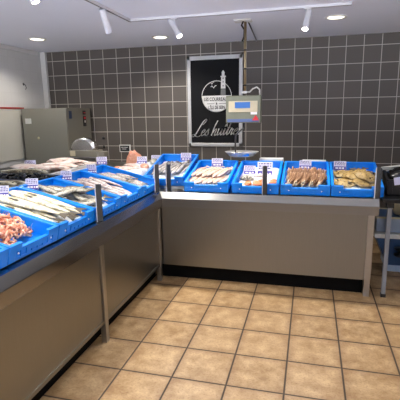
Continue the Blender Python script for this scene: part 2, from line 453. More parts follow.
def ice_bed(Mc, x0, x1, y0, y1, h, label, seed, bump=.008, base=.0125, nx=22, ny=26, name='crushed_ice'):
    rnd = random.Random(seed); m = MB(); g = []
    for j in range(ny + 1):
        row = []
        for i in range(nx + 1):
            u, v = i / nx, j / ny; e = min(u, 1 - u, v, 1 - v)
            z = base + h * min(1, .35 + e * 6) + rnd.uniform(-bump, bump)
            row.append(m.bm.verts.new((x0 + (x1 - x0) * u, y0 + (y1 - y0) * v, max(z, base + .004))))
        g.append(row)
    for j in range(ny):
        for i in range(nx): f = m.bm.faces.new((g[j][i], g[j][i + 1], g[j + 1][i + 1], g[j + 1][i])); f.smooth = True
    rim = [g[0][i] for i in range(nx)] + [g[j][nx] for j in range(ny)] + [g[ny][i] for i in range(nx, 0, -1)] + [g[j][0] for j in range(ny, 0, -1)]
    low = [m.bm.verts.new((v.co.x, v.co.y, base)) for v in rim]
    k = len(rim)
    for i in range(k): m.bm.faces.new((rim[i], rim[(i + 1) % k], low[(i + 1) % k], low[i]))
    m.bm.faces.new(low)
    o = m.build(name, M['ice']); o.matrix_basis = Mc
    return tag(o, label, 'ice', None, 'stuff')
IN = (-CW / 2 + .026, CW / 2 - .026, .026, CL - .03)
ice_bed(MC[2], *IN, .03, 'white crushed ice under the long pale silver fish', 3)
ice_bed(MC[3], *IN, .022, 'white crushed ice under the speckled grey fish', 4)
ice_bed(MC[4], *IN, .025, 'white crushed ice under the pale fillets with dark skin strips', 5)
ice_bed(MC[5], *IN, .02, 'white crushed ice under the small slender grey fish', 6)
ice_bed(MG1, *IN, .025, 'white crushed ice in the raised crate of silvery fish', 7)
ice_bed(MBk[0], *IN, .02, 'white crushed ice under the pinkish diagonal fish', 8)
ice_bed(MBk[1], *IN, .042, 'bright white crushed ice around the orange scallops', 9)
ice_bed(MBk[2], *IN, .02, 'white crushed ice under the slender brown shellfish', 10)
ice_bed(MBk[3], *IN, .025, 'white crushed ice under the golden brown flatfish', 11)

# shrimps -----------------------------------------------------------
def shrimp(sd):
    rnd = random.Random(sd); m = MB(); pts = []; rs = []
    R = .021 + rnd.uniform(-.002, .004); tot = math.radians(rnd.uniform(150, 220)); n = 15
    for i in range(n):
        t = i / (n - 1); a = -tot * t + PI / 2
        r = R * (1 + .25 * t)
        pts.append((math.cos(a) * r, math.sin(a) * r, 0))
        base = [.003, .0065, .0085, .009, .0088, .0085, .008, .0076, .0072, .0066, .006, .0052, .0044, .0036, .003][i]
        rs.append(base * (1.0 if i % 2 else 1.1))
    m.tube(pts, rs, 0, 8)
    e = V(pts[-1]); d = (V(pts[-1]) - V(pts[-2])).normalized(); s_ = V((0, 0, 1))
    for q in (-.9, -.3, .3, .9):      # tail fan
        tip = e + (d * math.cos(q) + s_ * math.sin(q)) * .014
        m.tube([e, (e + tip) / 2, tip], [.002, .004, .001], 0, 5, True, .4)
    h0 = V(pts[0]); hd = (V(pts[0]) - V(pts[1])).normalized()
    m.tube([h0, h0 + hd * .012 + V((0, .003, 0))], [.0028, .0004], 0, 5)
    for q in (-1, 1):                 # feelers and legs
        m.tube([h0, h0 + hd * .02 + s_ * q * .01, h0 + hd * .035 + s_ * q * .024 + V((0, .012, 0))], [.0009, .0007, .0004], 0, 4)
        m.sphere(h0 - hd * .003 + s_ * q * .004 + V((0, .002, 0)), .0022, 1, 6)
    for k2 in range(2, 9, 2):
        c = V(pts[k2]); m.tube([c, c * .55 + V((0, 0, .003)), c * .42], [.0016, .0012, .0005], 0, 4)
    return m.build('shrimp', [M['shrimp'], M['eye']], link=False)
sh = [shrimp(i) for i in range(4)]
rnd = random.Random(2)
def heap(x, y):   # height of the shrimp heap in the crate frame
    a = min(1, max(0, (.56 - y) / .12)) ** .5; b = min(1, max(0, (y - .02) / .13)) ** .6
    c = min(1, max(0, (.19 - abs(x + .02)) / .07)) ** .6
    d = 1 - .9 * max(0, min(1, (x - .02) / .14)) * max(0, min(1, (.26 - y) / .1))
    return .03 + .085 * a * b * c * d
cnt = 0
while cnt < 285:
    x = rnd.uniform(-.18, .175); y = rnd.uniform(.045, .57)
    if x > -.06 and y < .10 or x > .09 and y < .15: continue
    hh = heap(x, y); z = hh - (rnd.random() ** 2) * .03
    if z < .02: continue
    place(rnd.choice(sh), MC[1], (x, y, z), (rnd.uniform(-.9, .9), rnd.uniform(-.9, .9), rnd.uniform(0, 6.28)),
          'curled pink shrimp in the heap filling the nearest full crate', 'shrimp', 'pink shrimps in the heap'); cnt += 1

# long silver fish --------------------------------------------------
hk = fish('silver_fish', .50, .082, .05, M['hake'], M['fin'], .012)
sp = [(-.145, .30, .07, .05), (-.07, .335, .075, -.06), (.005, .30, .078, .04), (.08, .33, .075, -.03), (.15, .285, .068, .03),
      (-.10, .31, .112, .10), (-.01, .28, .118, -.05), (.07, .30, .112, .09)]
for i, (x, y, z, a) in enumerate(sp):
    place(hk, MC[2], (x, y, z), (rnd.uniform(-.2, .2), 0, -PI / 2 + a),
          'long pale silver fish lying lengthwise in the crate behind the pink shrimps', 'fish', 'long silver fish')
# speckled grey fish -------------------------------------------------
br = fish('grey_fish', .30, .10, .045, M['bream'], M['fin'], 0)
sp = [(-.12, .44, .06, .3, 1), (-.02, .47, .065, -.2, 1), (.10, .44, .06, .5, 1), (-.11, .20, .06, .2, -1), (0, .17, .065, -.3, 1), (.11, .21, .06, .25, 1),
      (-.05, .33, .10, .9, 1), (.08, .31, .10, .2, 1), (-.08, .12, .09, 1.1, 1), (.03, .30, .115, -.4, 1)]
for i, (x, y, z, a, s) in enumerate(sp):
    tl = [0, 0, 0, 0, 0, 0, -.35, -.3, -.2, -.25][i]
    place(br, MC[3], (x, y, z), (rnd.uniform(-.3, .3), tl, -PI / 2 * s + a),
          'speckled grey fish piled in the crate behind the foremost guard post', 'fish', 'speckled grey fish')
# fillets with dark skin ---------------------------------------------
def fillet(name, L, W, T, mat, sd):
    r = random.Random(sd); m = MB(); rings = []; n = 12
    for i in range(12):
        t = i / 11; x = (t - .5) * L
        wv = W / 2 * (max(.06, math.sin(PI * min(1, .1 + t * .84))) ** .55) * (1 - .25 * t) * r.uniform(.94, 1.06)
        tv = T * (max(.12, math.sin(PI * min(1, .08 + t * .86))) ** .6)
        yo = .06 * L * math.sin(2.2 * t + sd)
        rings.append([(x, yo + math.cos(2 * PI * q / n) * wv, (math.sin(2 * PI * q / n) * .5 + .5) * tv * (1 if q <= 6 else .6)) for q in range(n)])
    m.loft(rings)
    return m.build(name, mat, link=False)
df = [fillet('fish_fillet', .26, .055, .022, M['darkfillet'], i) for i in range(3)]
for i in range(15):
    x = -.15 + .075 * (i % 5) + rnd.uniform(-.012, .012); row = i // 5
    y = (.45, .19, .32)[row] + rnd.uniform(-.025, .025); z = (.038, .038, .068)[row]
    place(df[i % 3], MC[4], (x, y, z), (rnd.uniform(-.25, .25), rnd.uniform(-.08, .08), -PI / 2 + rnd.uniform(-.25, .25)),
          'pale fillet with dark skin strip lying in the third fish crate from the inner corner' if False else 'pale fillet with a dark skin strip in the crate next to the inner corner one', 'fillet', 'fillets with dark skin')
sg = fish('small_grey_fish', .20, .034, .022, M['smallgrey'], M['fin'], .006, False)
for i in range(30):
    row = i // 10; x = -.165 + .036 * (i % 10) + rnd.uniform(-.006, .006)
    y = (.46, .18, .32)[row] + rnd.uniform(-.03, .03); z = (.042, .042, .062)[row]
    place(sg, MC[5], (x, y, z), (rnd.uniform(-.4, .4), rnd.uniform(-.06, .06), -PI / 2 + rnd.uniform(-.3, .3)),
          'small slender grey fish in the crate at the inner corner of the left counter', 'fish', 'small slender grey fish')
# raised crate: silvery slender fish lying fanned --------------------
wh = fish('slender_fish', .30, .042, .03, M['whiting'], M['fin'], .01, False)
for i in range(18):
    row = i // 9; x = -.155 + .039 * (i % 9) + rnd.uniform(-.006, .006)
    y = (.33, .26)[row] + rnd.uniform(-.04, .04); z = (.052, .085)[row]
    if row and i % 9 in (0, 8): continue
    place(wh, MG1, (x, y, z), (rnd.uniform(-.4, .4), rnd.uniform(-.05, .05), PI / 2 - .25 + rnd.uniform(-.1, .1)),
          'slender silvery fish lying side by side in the raised crate below the banner', 'fish', 'slender silvery fish')
# pinkish fish in two diagonal rows ----------------------------------
sq = fish('pinkish_fish', .24, .055, .036, M['squid'], M['palefin'], .014, False)
for row, (yy, z) in enumerate(((.42, .055), (.19, .055), (.30, .085))):
    for i in range(7 if row < 2 else 6):
        x = -.15 + .05 * i + (.02 if row == 2 else 0) + rnd.uniform(-.005, .005)
        place(sq, MBk[0], (x, yy + rnd.uniform(-.015, .015), z), (rnd.uniform(-.2, .2), rnd.uniform(-.05, .05), PI / 2 - .45 + rnd.uniform(-.08, .08)),
              'pinkish fish in the diagonal rows of the crate left of the scale pan', 'fish', 'pinkish fish in diagonal rows')
# ice crate: mottled piece, orange scallops, flat beige piece ----------
def flat_body(name, L, W, T, mat, sd, wave=.01, tail=True, finmat=None):
    r = random.Random(sd); m = MB(); n = 22; ph = r.uniform(0, 6)
    rings = []
    for kz, (sc, zz) in enumerate(((1.0, 0.0), (1.02, .12), (.86, .3), (.7, .62), (.45, .9), (.12, 1.0))):
        ring = []
        for q in range(n):
            a = 2 * PI * q / n; px = math.cos(a) * L / 2 * sc; py = math.sin(a) * W / 2 * sc * (1 - .18 * math.cos(a))
            wv = wave * math.sin(5 * a + ph) * sc + wave * .7 * math.sin(px * 22 + ph)
            ring.append((px, py, zz * T + wv))
        rings.append(ring)
    m.loft(rings)
    if tail:
        m.prism([(L * .44, -.08 * W, .1 * T), (L * .62, -.22 * W, .1 * T), (L * .60, .0, .1 * T), (L * .62, .22 * W, .1 * T), (L * .44, .08 * W, .1 * T)], (0, 0, .004), 1)
        m.sphere((-.36 * L, .05 * W, T * .62), .014 * L * 2, 2, 8); m.sphere((-.34 * L, -.09 * W, T * .62), .014 * L * 2, 2, 8)
    return m.build(name, [mat, finmat or mat, M['eye']], link=False)
oy = flat_body('mottled_fish', .15, .085, .035, M['oyster'], 1, .003, False)
place(oy, MBk[1], (-.105, .21, .062), (0, 0, -.25), 'small mottled dark grey piece lying on the ice left of the orange scallops', 'seafood', None)
bp = fillet('fish_fillet', .13, .05, .02, M['slab'], 4)
place(bp, MBk[1], (-.015, .30, .06), (0, 0, -.1), 'beige fillet piece on the ice under the price cards below the scale pan', 'fillet', None)
def scal():
    m = MB(); m.lathe([(0, 0), (.027, .002), (.033, .012), (.028, .024), (.014, .03), (0, .031)], n=16)
    m.tube([(-.025, -.008, .012), (-.015, -.03, .016), (.01, -.036, .014), (.03, -.02, .01)], [.004, .011, .011, .003], 0, 8)
    return m.build('scallop', M['scallop'], link=False)
sc0 = scal()
for x, y in ((-.07, .085), (0, .10), (.045, .135), (.07, .075), (.15, .10), (.155, .15), (.02, .06)):
    place(sc0, MBk[1], (x, y, .058), (rnd.uniform(-.2, .2), rnd.uniform(-.2, .2), rnd.uniform(0, 6)),
          'orange scallop on the front of the ice in the crate below the scale pan', 'scallop', 'orange scallops')
# slender brown shellfish in upright sheaves ---------------------------
def razor(sd):
    r = random.Random(sd); m = MB(); rings = []; L = .23
    for i in range(9):
        t = i / 8; x = (t - .5) * L; y = .014 * math.sin(PI * t)
        s = 1 if .02 < t < .97 else .75
        rings.append([(x, y + math.cos(2 * PI * q / 8) * .0105 * s, math.sin(2 * PI * q / 8) * .0065 * s) for q in range(8)])
    m.loft(rings)
    m.tube([(L * .48, 0, 0), (L * .56, 0, 0), (L * .60, .002, 0)], [.005, .0055, .003], 1, 6)
    m.sphere((-L * .5, 0, 0), .0055, 2, 6)
    return m.build('razor_shell', [M['razor'], M['palefin'], M['eye']], link=False)
rz = [razor(i) for i in range(3)]
for b, bx in enumerate((-.15, -.085, -.02, .05, .12)):
    for row, yy in enumerate((.36, .20)):
        for i in range(10):
            f = (i % 5 - 2) / 2; lay = i // 5
            place(rz[i % 3], MBk[2], (bx + f * .026 + (.012 if row else 0) + .008 * lay, yy + rnd.uniform(-.02, .02) , .052 + .018 * lay + .012 * (1 - f * f) + (.014 if row else 0)),
                  (rnd.uniform(-.6, .6), rnd.uniform(-.08, .05), -PI / 2 - f * .13 - .12 + rnd.uniform(-.05, .05)),
                  'slender brown striped shellfish bundled upright in the crate right of the scallops', 'shellfish', 'slender brown shellfish')
# golden brown flatfish ------------------------------------------------
FL = [(-.07, .42, .05, .4, 'rearmost left golden brown flatfish in the rightmost crate'), (.09, .40, .05, 2.8, 'golden brown flatfish near the rear right corner of the rightmost crate'),
      (-.07, .20, .055, .1, 'golden brown flatfish at the front left of the rightmost crate'), (.08, .19, .06, 3.3, 'golden brown flatfish at the front right of the rightmost crate, by the end post'),
      (.0, .31, .092, .8, 'topmost golden brown flatfish in the middle of the rightmost crate'), (.07, .26, .10, 2.2, 'folded golden brown flatfish on the pile, right of the middle')]
for i, (x, y, z, a, lb) in enumerate(FL):
    o = flat_body('flatfish', .25, .17, .03, M['flat'], i + 20, .012, True, M['fin'])
    place(o, MBk[3], (x, y, z), (rnd.uniform(-.15, .15), rnd.uniform(-.15, .15), a), lb, 'flatfish', 'golden brown flatfish')

# ------------------------------------------------------------------ corner ice bed, salmon, trays
I4 = Matrix.Identity(4)
ice_bed(I4, -2.02, -1.62, 3.82, 4.85, .165, 'wide white ice bed in the corner between the two counters', 31, .008, .8625, 26, 40)
pts_ice_top = 1.03
def steak(name, mat, L=.24, H=.15, T=.06):
    m = MB(); n = 18; rings = []
    for t in (-.5, -.42, .42, .5):
        s = 1 if abs(t) < .45 else .86
        rings.append([(math.cos(PI * q / (n - 1)) * L / 2 * s, t * T, max(0, math.sin(PI * q / (n - 1)) ** 1.5 * H * s * (1 - .5 * math.cos(PI * q / (n - 1))) * (1 + .08 * math.sin(q * 2.3)))) for q in range(n)])
    m.loft(rings); return m.build(name, mat, link=False)
s1 = steak('salmon_piece', M['salmon']); s1 = place(s1, I4, (-2.00, 4.62, 1.02), (.35, 0, .25), 'large upright orange salmon piece below the little slate on the wall', 'salmon', None)
s2 = fillet('salmon_fillet', .26, .11, .04, M['fillet'], 3); place(s2, I4, (-1.93, 4.28, 1.02), (0, 0, 2.6), 'pale pink fillet on the ice in front of the upright salmon piece', 'fillet', None)
s3 = fillet('salmon_fillet', .2, .10, .05, M['salmon'], 5); place(s3, I4, (-1.74, 4.22, 1.02), (0, 0, 2.0), 'small orange salmon fillet on the ice beside the grey fish head', 'salmon', None)
s4 = flat_body('white_flatfish', .22, .14, .03, M['fillet'], 9, .004, True, M['palefin']); place(s4, I4, (-1.86, 4.02, 1.03), (0, 0, .6), 'pale flatfish lying at the front of the corner ice bed', 'flatfish', None)
s5 = fish('grey_fish', .30, .10, .08, M['bream'], M['fin'], 0); place(s5, I4, (-1.70, 4.45, 1.06), (0, 0, -1.1), 'single dark grey fish at the right end of the corner ice bed', 'fish', None)
s6 = fillet('salmon_fillet', .2, .09, .04, M['salmon'], 8); place(s6, I4, (-1.97, 4.06, 1.02), (0, 0, 2.3), 'narrow salmon strip at the left edge of the corner ice bed', 'salmon', None)

def tray(name, x0, x1, y0, y1, z, h, mat, label, cat):
    m = MB(); t = .014
    m.b2((x0, y0, z), (x1, y1, z + .012)); m.b2((x0, y0, z), (x0 + t, y1, z + h)); m.b2((x1 - t, y0, z), (x1, y1, z + h))
    m.b2((x0, y0, z), (x1, y0 + t, z + h)); m.b2((x0, y1 - t, z), (x1, y1, z + h))
    for s in ((x0 - .008, y0 - .008, x1 + .008, y0 + t), (x0 - .008, y1 - t, x1 + .008, y1 + .008), (x0 - .008, y0, x0 + t, y1), (x1 - t, y0, x1 + .008, y1)):
        m.b2((s[0], s[1], z + h - .012), (s[2], s[3], z + h), 0, .003)
    o = m.build(name, mat); return tag(o, label, cat)
DZ = 1.001
tray('foam_tray', -2.92, -2.40, 3.46, 4.36, DZ, .05, M['foam'], 'long white tray heaped with pink fillets behind the blue crates', 'tray')
for i in range(22):
    o = fillet('pink_fillet', .30, .15, .03, M['slab'], 40 + i % 5)
    r_, c_ = i % 11, i // 11
    place(o, I4, (-2.78 + .25 * c_ + rnd.uniform(-.02, .02), 3.55 + .075 * r_, DZ + .022 + .03 * (1 + math.sin(r_ * .9 + c_))), (rnd.uniform(-.12, .12), rnd.uniform(-.1, .1), rnd.uniform(-.9, .9)),
          'pink fillet in the heap on the long white tray', 'fillet', 'pink fillets on the white tray')
tray('mussel_tray', -2.90, -2.18, 3.05, 3.38, DZ, .055, M['navy'], 'navy blue tray of black shells beside the tray of pink fillets', 'tray')
def mussel():
    m = MB()
    rings = []
    for i in range(9):
        t = i / 8; w_ = .019 * math.sin(PI * min(1, .06 + t * .9)) ** .6; h_ = w_ * .75
        rings.append([((t - .5) * .068, math.cos(2 * PI * q / 10) * w_, math.sin(2 * PI * q / 10) * h_) for q in range(10)])
    m.loft(rings); return m.build('mussel', M['mussel'], link=False)
ms = mussel()
for i in range(90):
    place(ms, I4, (rnd.uniform(-2.86, -2.23), rnd.uniform(3.09, 3.34), DZ + .028 + rnd.random() * .045), (rnd.uniform(-1, 1), rnd.uniform(-.6, .6), rnd.uniform(0, 6.28)),
          'black shell heaped in the navy blue tray', 'mussel', 'black shells in the navy tray')
tray('fish_tray', -2.90, -2.20, 2.45, 2.99, DZ, .05, M['navy'], 'navy blue tray of white and beige fish at the left edge', 'tray')
ice_bed(I4, -2.88, -2.22, 2.47, 2.97, .02, 'crushed ice in the navy tray of white fish', 33, .006, DZ + .0125)
pf = fish('pale_fish', .34, .09, .05, M['hake'], M['fin'], 0, False)
for i in range(9):
    place(pf, I4, (-2.72 + .33 * (i % 2), 2.54 + .05 * i * .95, DZ + .05 + .01 * (i % 3)), (rnd.uniform(-.3, .3), 0, rnd.uniform(-.2, .2) + PI),
          'pale fish lying in the navy tray at the left edge', 'fish', 'pale fish in the navy tray')
# large white fish with a black fin lying across behind the shells
bw = fish('white_fish', .55, .12, .07, M['hake'], M['eye'], 0); place(bw, I4, (-2.985 + .33, 3.415 + 0, DZ + .07), (0, 0, PI), 'single white fish with black fins lying between shells and pink fillets', 'fish', None)

# ------------------------------------------------------------------ price cards
def card_proto(w, h, double=False):
    r = bpy.data.objects.new('price_card', None)
    MB().b2((-w / 2, -.001, .012), (w / 2, .001, .012 + h)).build('card', M['card'], r, False)
    MB().b2((-w / 2 + .003, -.0018, .014), (w / 2 - .003, -.0009, .012 + h * .40)).build('colour_band', M['purple'], r, False)
    m = MB(); rr = random.Random(int(w * 999))
    for q in range(3):
        z = .012 + h * (.54 + q * .15); x = -w * .42
        while x < w * .36:
            l = rr.uniform(.08, .2) * w; m.b2((x, -.0018, z), (min(x + l, w * .42), -.0009, z + h * .07)); x += l + w * .05
    m.build('print_lines', M['print'], r, False)
    m = MB(); x = -w * .36
    while x < w * .3:
        l = rr.uniform(.1, .22) * w; m.b2((x, -.0025, .012 + h * .13), (x + l, -.0017, .012 + h * .28)); x += l + w * .06
    m.build('price_print', M['white_print'], r, False)
    MB().b2((-.012, -.001, -.03), (.012, .004, .02)).build('clip', M['white_print'], r, False)
    return r
cp = {'s': card_proto(.088, .08), 'm': card_proto(.115, .085), 'l': card_proto(.145, .15)}
def card(kind, loc, rz, label, Mc=None, tilt=-.2):
    r = dup(cp[kind]); r.location = loc if Mc is None else Mc @ V(loc); r.rotation_euler = Euler((tilt, 0, rz), 'XYZ')
    tag(r, label, 'price card', 'price cards')
LZ = .45
card('s', (-.01, CL - .06, .06), LZ, 'lilac price card at the left edge above the long silver fish', MC[2])
card('s', (-.125, CL - .06, .06), LZ, 'lilac price card on the rear rim of the speckled grey fish crate', MC[3])
card('s', (-.10, CL - .06, .055), LZ, 'lilac price card on the rear rim of the crate of fillets with dark skin', MC[4])
card('s', (-.10, CL - .06, .055), LZ, 'lilac price card on the rear rim of the small grey fish crate', MC[5])
card('m', (-2.26, 4.25, 1.035), LZ * .7, 'lilac price card standing between pink fillets and upright salmon piece')
card('m', (-1.90, 4.55, 1.012), .25, 'lilac price card standing in the middle of the corner ice bed')
card('m', (-1.70, 4.50, 1.035), .2, 'lilac price card at the right end of the corner ice bed, by the raised crate')
card('m', (.075, CL - .07, .035), .1, 'lilac price card above the silvery fish in the raised crate', MG1)
card('m', (0, CL - .10, .05), .1, 'lilac price card above the pinkish diagonal fish', MBk[0])
card('m', (-.095, CL - .27, .04), .05, 'left and lower lilac price card in the ice crate below the scale pan', MBk[1])
card('l', (.055, CL - .29, .02), .05, 'large lilac price card behind the dark guard post in the ice crate', MBk[1])
card('m', (-.01, CL - .07, .03), 0, 'lilac price card above the slender brown shellfish', MBk[2])
card('m', (-.115, CL - .08, .03), 0, 'lilac price card above the golden brown flatfish', MBk[3])
card('m', (-2.86, 3.80, 1.04), LZ, 'lilac price card standing behind the pink fillets, before the grey cabinet')
# slate on the wall
sl = thing('price_slate', 'small black slate with white border on the tiles above the salmon', 'slate', (-2.60, 5.585, 1.10), world=True)
MB().b2((-2.67, 5.58, 1.06), (-2.50, 5.6, 1.165), bev=.003).build('border', M['paper'], sl)
MB().b2((-2.655, 5.575, 1.073), (-2.515, 5.581, 1.152)).build('board', M['slate'], sl)
MB().b2((-2.64, 5.573, 1.125), (-2.60, 5.576, 1.133)).b2((-2.59, 5.573, 1.125), (-2.535, 5.576, 1.133)).b2((-2.63, 5.573, 1.10), (-2.56, 5.576, 1.108)).build('chalk_lines', M['paper'], sl)
# white lids behind the back row
for x0, x1, z0, lb in ((-.50, -.27, 1.092, 'white foam lid peeking over the scallop crate by the tiled wall'), (-.06, .16, 1.075, 'white foam lid peeking over the brown shellfish crate')):
    lid = MB().b2((x0, 4.40, .8625), (x1, 4.50, z0 + .02), bev=.006).b2((x0 - .008, 4.392, z0 - .015), (x1 + .008, 4.508, z0 + .028), bev=.006).build('foam_box', M['foam']); tag(lid, lb.replace('lid', 'box'), 'box')

# ------------------------------------------------------------------ banner
bn = thing('framed_banner', 'black banner in a silver frame with lighthouse emblem and cursive writing', 'banner', (-1.25, 5.59, 1.15), world=True)
X0, X1, Z0, Z1 = -1.62, -.875, 1.15, 2.33
m = MB()
for a, b in (((X0, Z0), (X1, Z0 + .045)), ((X0, Z1 - .05), (X1, Z1)), ((X0, Z0), (X0 + .045, Z1)), ((X1 - .045, Z0), (X1, Z1))):
    m.b2((a[0], 5.565, a[1]), (b[0], 5.6, b[1]), 0, .004)
m.build('frame', M['alu'], bn)
MB().b2((X0 + .04, 5.578, Z0 + .04), (X1 - .04, 5.596, Z1 - .04)).build('banner_sheet', M['banner'], bn)
def text_mesh(name, s, size, pos, mat, parent, sx=1.0, bold=0.0):
    cu = bpy.data.curves.new(name, 'FONT'); cu.body = s; cu.size = size; cu.align_x = 'CENTER'; cu.align_y = 'CENTER'; cu.extrude = .0008; cu.offset = bold
    t = bpy.data.objects.new(name, cu); C.objects.link(t)
    dg = bpy.context.evaluated_depsgraph_get(); me = bpy.data.meshes.new_from_object(t.evaluated_get(dg))
    C.objects.unlink(t); bpy.data.objects.remove(t)
    R4 = Matrix.Translation(V(pos) - parent.location) @ Matrix.Rotation(PI / 2, 4, 'X') @ Matrix.Diagonal((sx, 1, 1, 1))
    me.transform(R4); me.materials.clear(); me.materials.append(mat); me.name = name
    o = bpy.data.objects.new(name, me); C.objects.link(o); o.parent = parent; return o
cx, cz, R = -1.222, 1.808, .205; yb = 5.5775
m = MB(); n = 48
for q in range(n):
    a0, a1 = 2 * PI * q / n, 2 * PI * (q + 1) / n; r0, r1 = R - .008, R
    m.prism([(cx + math.cos(a0) * r0, yb, cz + math.sin(a0) * r0), (cx + math.cos(a0) * r1, yb, cz + math.sin(a0) * r1), (cx + math.cos(a1) * r1, yb, cz + math.sin(a1) * r1), (cx + math.cos(a1) * r0, yb, cz + math.sin(a1) * r0)], (0, -.002, 0))
z_c = cz + .012; a_s = math.asin((z_c - cz) / R)
arc = [(cx + math.cos(a) * R, yb, cz + math.sin(a) * R) for a in [PI - a_s + (PI + 2 * a_s) * q / 32 for q in range(33)]]
m.prism(arc, (0, -.002, 0))
em = m.build('emblem', M['logo'], bn)
# lighthouse and birds
m = MB(); lx = -1.132
m.prism([(lx - .034, yb, z_c), (lx + .034, yb, z_c), (lx + .026, yb, 2.06), (lx - .026, yb, 2.06)], (0, -.003, 0), 1)
m.prism([(lx - .031, yb, 1.91), (lx + .031, yb, 1.91), (lx + .026, yb, 2.06), (lx - .026, yb, 2.06)], (0, -.004, 0), 0)
m.b2((lx - .036, yb - .004, 2.055), (lx + .036, yb, 2.07)); m.b2((lx - .018, yb - .004, 2.07), (lx + .018, yb, 2.108)); m.prism([(lx - .022, yb, 2.108), (lx + .022, yb, 2.108), (lx + .004, yb, 2.14), (lx - .004, yb, 2.14)], (0, -.004, 0))
for zz in (1.935, 1.985, 2.03): m.b2((lx - .006, yb - .006, zz), (lx + .006, yb, zz + .018), 1)
m.build('lighthouse_print', [M['logo'], M['dark_steel']], em)
m = MB()
for bx, bz, s in ((-1.285, 1.975, 1.0), (-1.262, 1.925, 1.25)):
    for sg_ in (-1, 1):
        m.prism([(bx, yb, bz), (bx + sg_ * .018 * s, yb, bz + .022 * s), (bx + sg_ * .036 * s, yb, bz + .012 * s + sg_ * .01), (bx + sg_ * .016 * s, yb, bz + .010 * s), (bx + .002, yb, bz - .010)], (0, -.002, 0))
m.build('bird_print', M['logo'], em)
yt = 5.5745
text_mesh('emblem_text', 'LES COURREAUX', .062, (cx, yt, 1.772), M['banner'], bn, .72, .0012)
text_mesh('emblem_text', '&', .036, (cx, yt, 1.716), M['banner'], bn, 1, .001)
MB().b2((cx - .13, yt - .001, 1.712), (cx - .03, yt + .001, 1.718)).b2((cx + .03, yt - .001, 1.712), (cx + .13, yt + .001, 1.718)).build('emblem_rule', M['banner'], bn)
text_mesh('emblem_text', "L'\u00CELE DE SEIN", .060, (cx, yt, 1.665), M['banner'], bn, .66, .0012)
# cursive words: pen strokes in letter units (x right, y up, x-height 1), slanted
def cat(P, n=7):
    out = []
    for i in range(len(P) - 1):
        p0, p1, p2, p3 = P[max(i - 1, 0)], P[i], P[i + 1], P[min(i + 2, len(P) - 1)]
        for q in range(n):
            t = q / n
            out.append(tuple(.5 * (2 * p1[k] + (p2[k] - p0[k]) * t + (2 * p0[k] - 5 * p1[k] + 4 * p2[k] - p3[k]) * t * t + (3 * p1[k] - p0[k] - 3 * p2[k] + p3[k]) * t ** 3) for k in (0, 1)))
    return out + [P[-1]]
e_ = [(0, .45), (.35, .5), (.55, .8), (.35, 1.0), (.1, .7), (.08, .25), (.3, 0), (.6, .15), (.85, .45)]
s_ = [(0, .4), (.3, .75), (.45, 1.0), (.5, .7), (.62, .3), (.45, 0), (.15, .05), (.1, .2)]
strokes = [
    (0, [(1.15, 1.75), (1.5, 2.1), (1.65, 2.45), (1.4, 2.6), (1.0, 2.1), (.7, 1.2), (.42, .3), (.1, -.12), (-.25, -.05), (-.2, .22), (.15, .2), (.6, -.08), (1.1, -.15), (1.5, .1)]),
    (1.45, e_), (2.2, s_),
    (4.0, [(0, 0), (.02, .8), (.08, 1.6), (.25, 2.3)]), (4.0, [(.02, .2), (.25, .8), (.5, 1.0), (.6, .7), (.55, .2), (.7, 0), (.95, .2)]),
    (4.95, [(0, 1.0), (0, .4), (.12, 0), (.35, .15), (.6, .6), (.66, 1.0)]), (4.95, [(.66, 1.0), (.62, .3), (.75, 0), (1.0, .25)]),
    (5.95, [(.0, .3), (.12, 1.0), (.1, .35), (.22, 0), (.5, .25)]), (5.95, [(-.05, 1.35), (.15, 1.75), (.3, 1.35)]),
    (6.45, [(0, .25), (.2, .9), (.3, 1.8), (.25, 1.0), (.22, .3), (.35, 0), (.6, .25)]), (6.45, [(.0, 1.15), (.55, 1.2)]),
    (7.05, [(0, .25), (.15, 1.05), (.3, .85), (.5, .9), (.42, .4), (.5, 0), (.75, .3)]),
    (7.8, e_), (8.65, s_)]
wm = [MB(), MB()]; ux, uz = .0715, .084; ox, oz = -1.555, 1.30; sl_ = .42
for off, P in strokes:
    off = off if off < 3.5 else 3.6 + (off - 4.0) * 1.08
    m = wm[0] if off < 3.5 else wm[1]
    Q = cat([(p[0] + off, p[1]) for p in P])
    pts = [(ox + (x + sl_ * y * uz / ux * .9) * ux, oz + y * uz + (x - 4.5) * .0022) for x, y in Q]
    for a, b in zip(pts, pts[1:]):
        dx, dz = b[0] - a[0], b[1] - a[1]; l = math.hypot(dx, dz) or 1e-6
        if l < 1e-5: continue
        ang = abs(math.sin(math.atan2(dz, dx) - .25)); wd = .0026 + .0052 * ang
        nx_, nz_ = -dz / l * wd, dx / l * wd; ex, ez = dx / l * .002, dz / l * .002
        m.prism([(a[0] - ex + nx_, yb, a[1] - ez + nz_), (a[0] - ex - nx_, yb, a[1] - ez - nz_), (b[0] + ex - nx_, yb, b[1] + ez - nz_), (b[0] + ex + nx_, yb, b[1] + ez + nz_)], (0, -.002, 0))
for m in wm: m.build('cursive_word', M['logo'], bn)

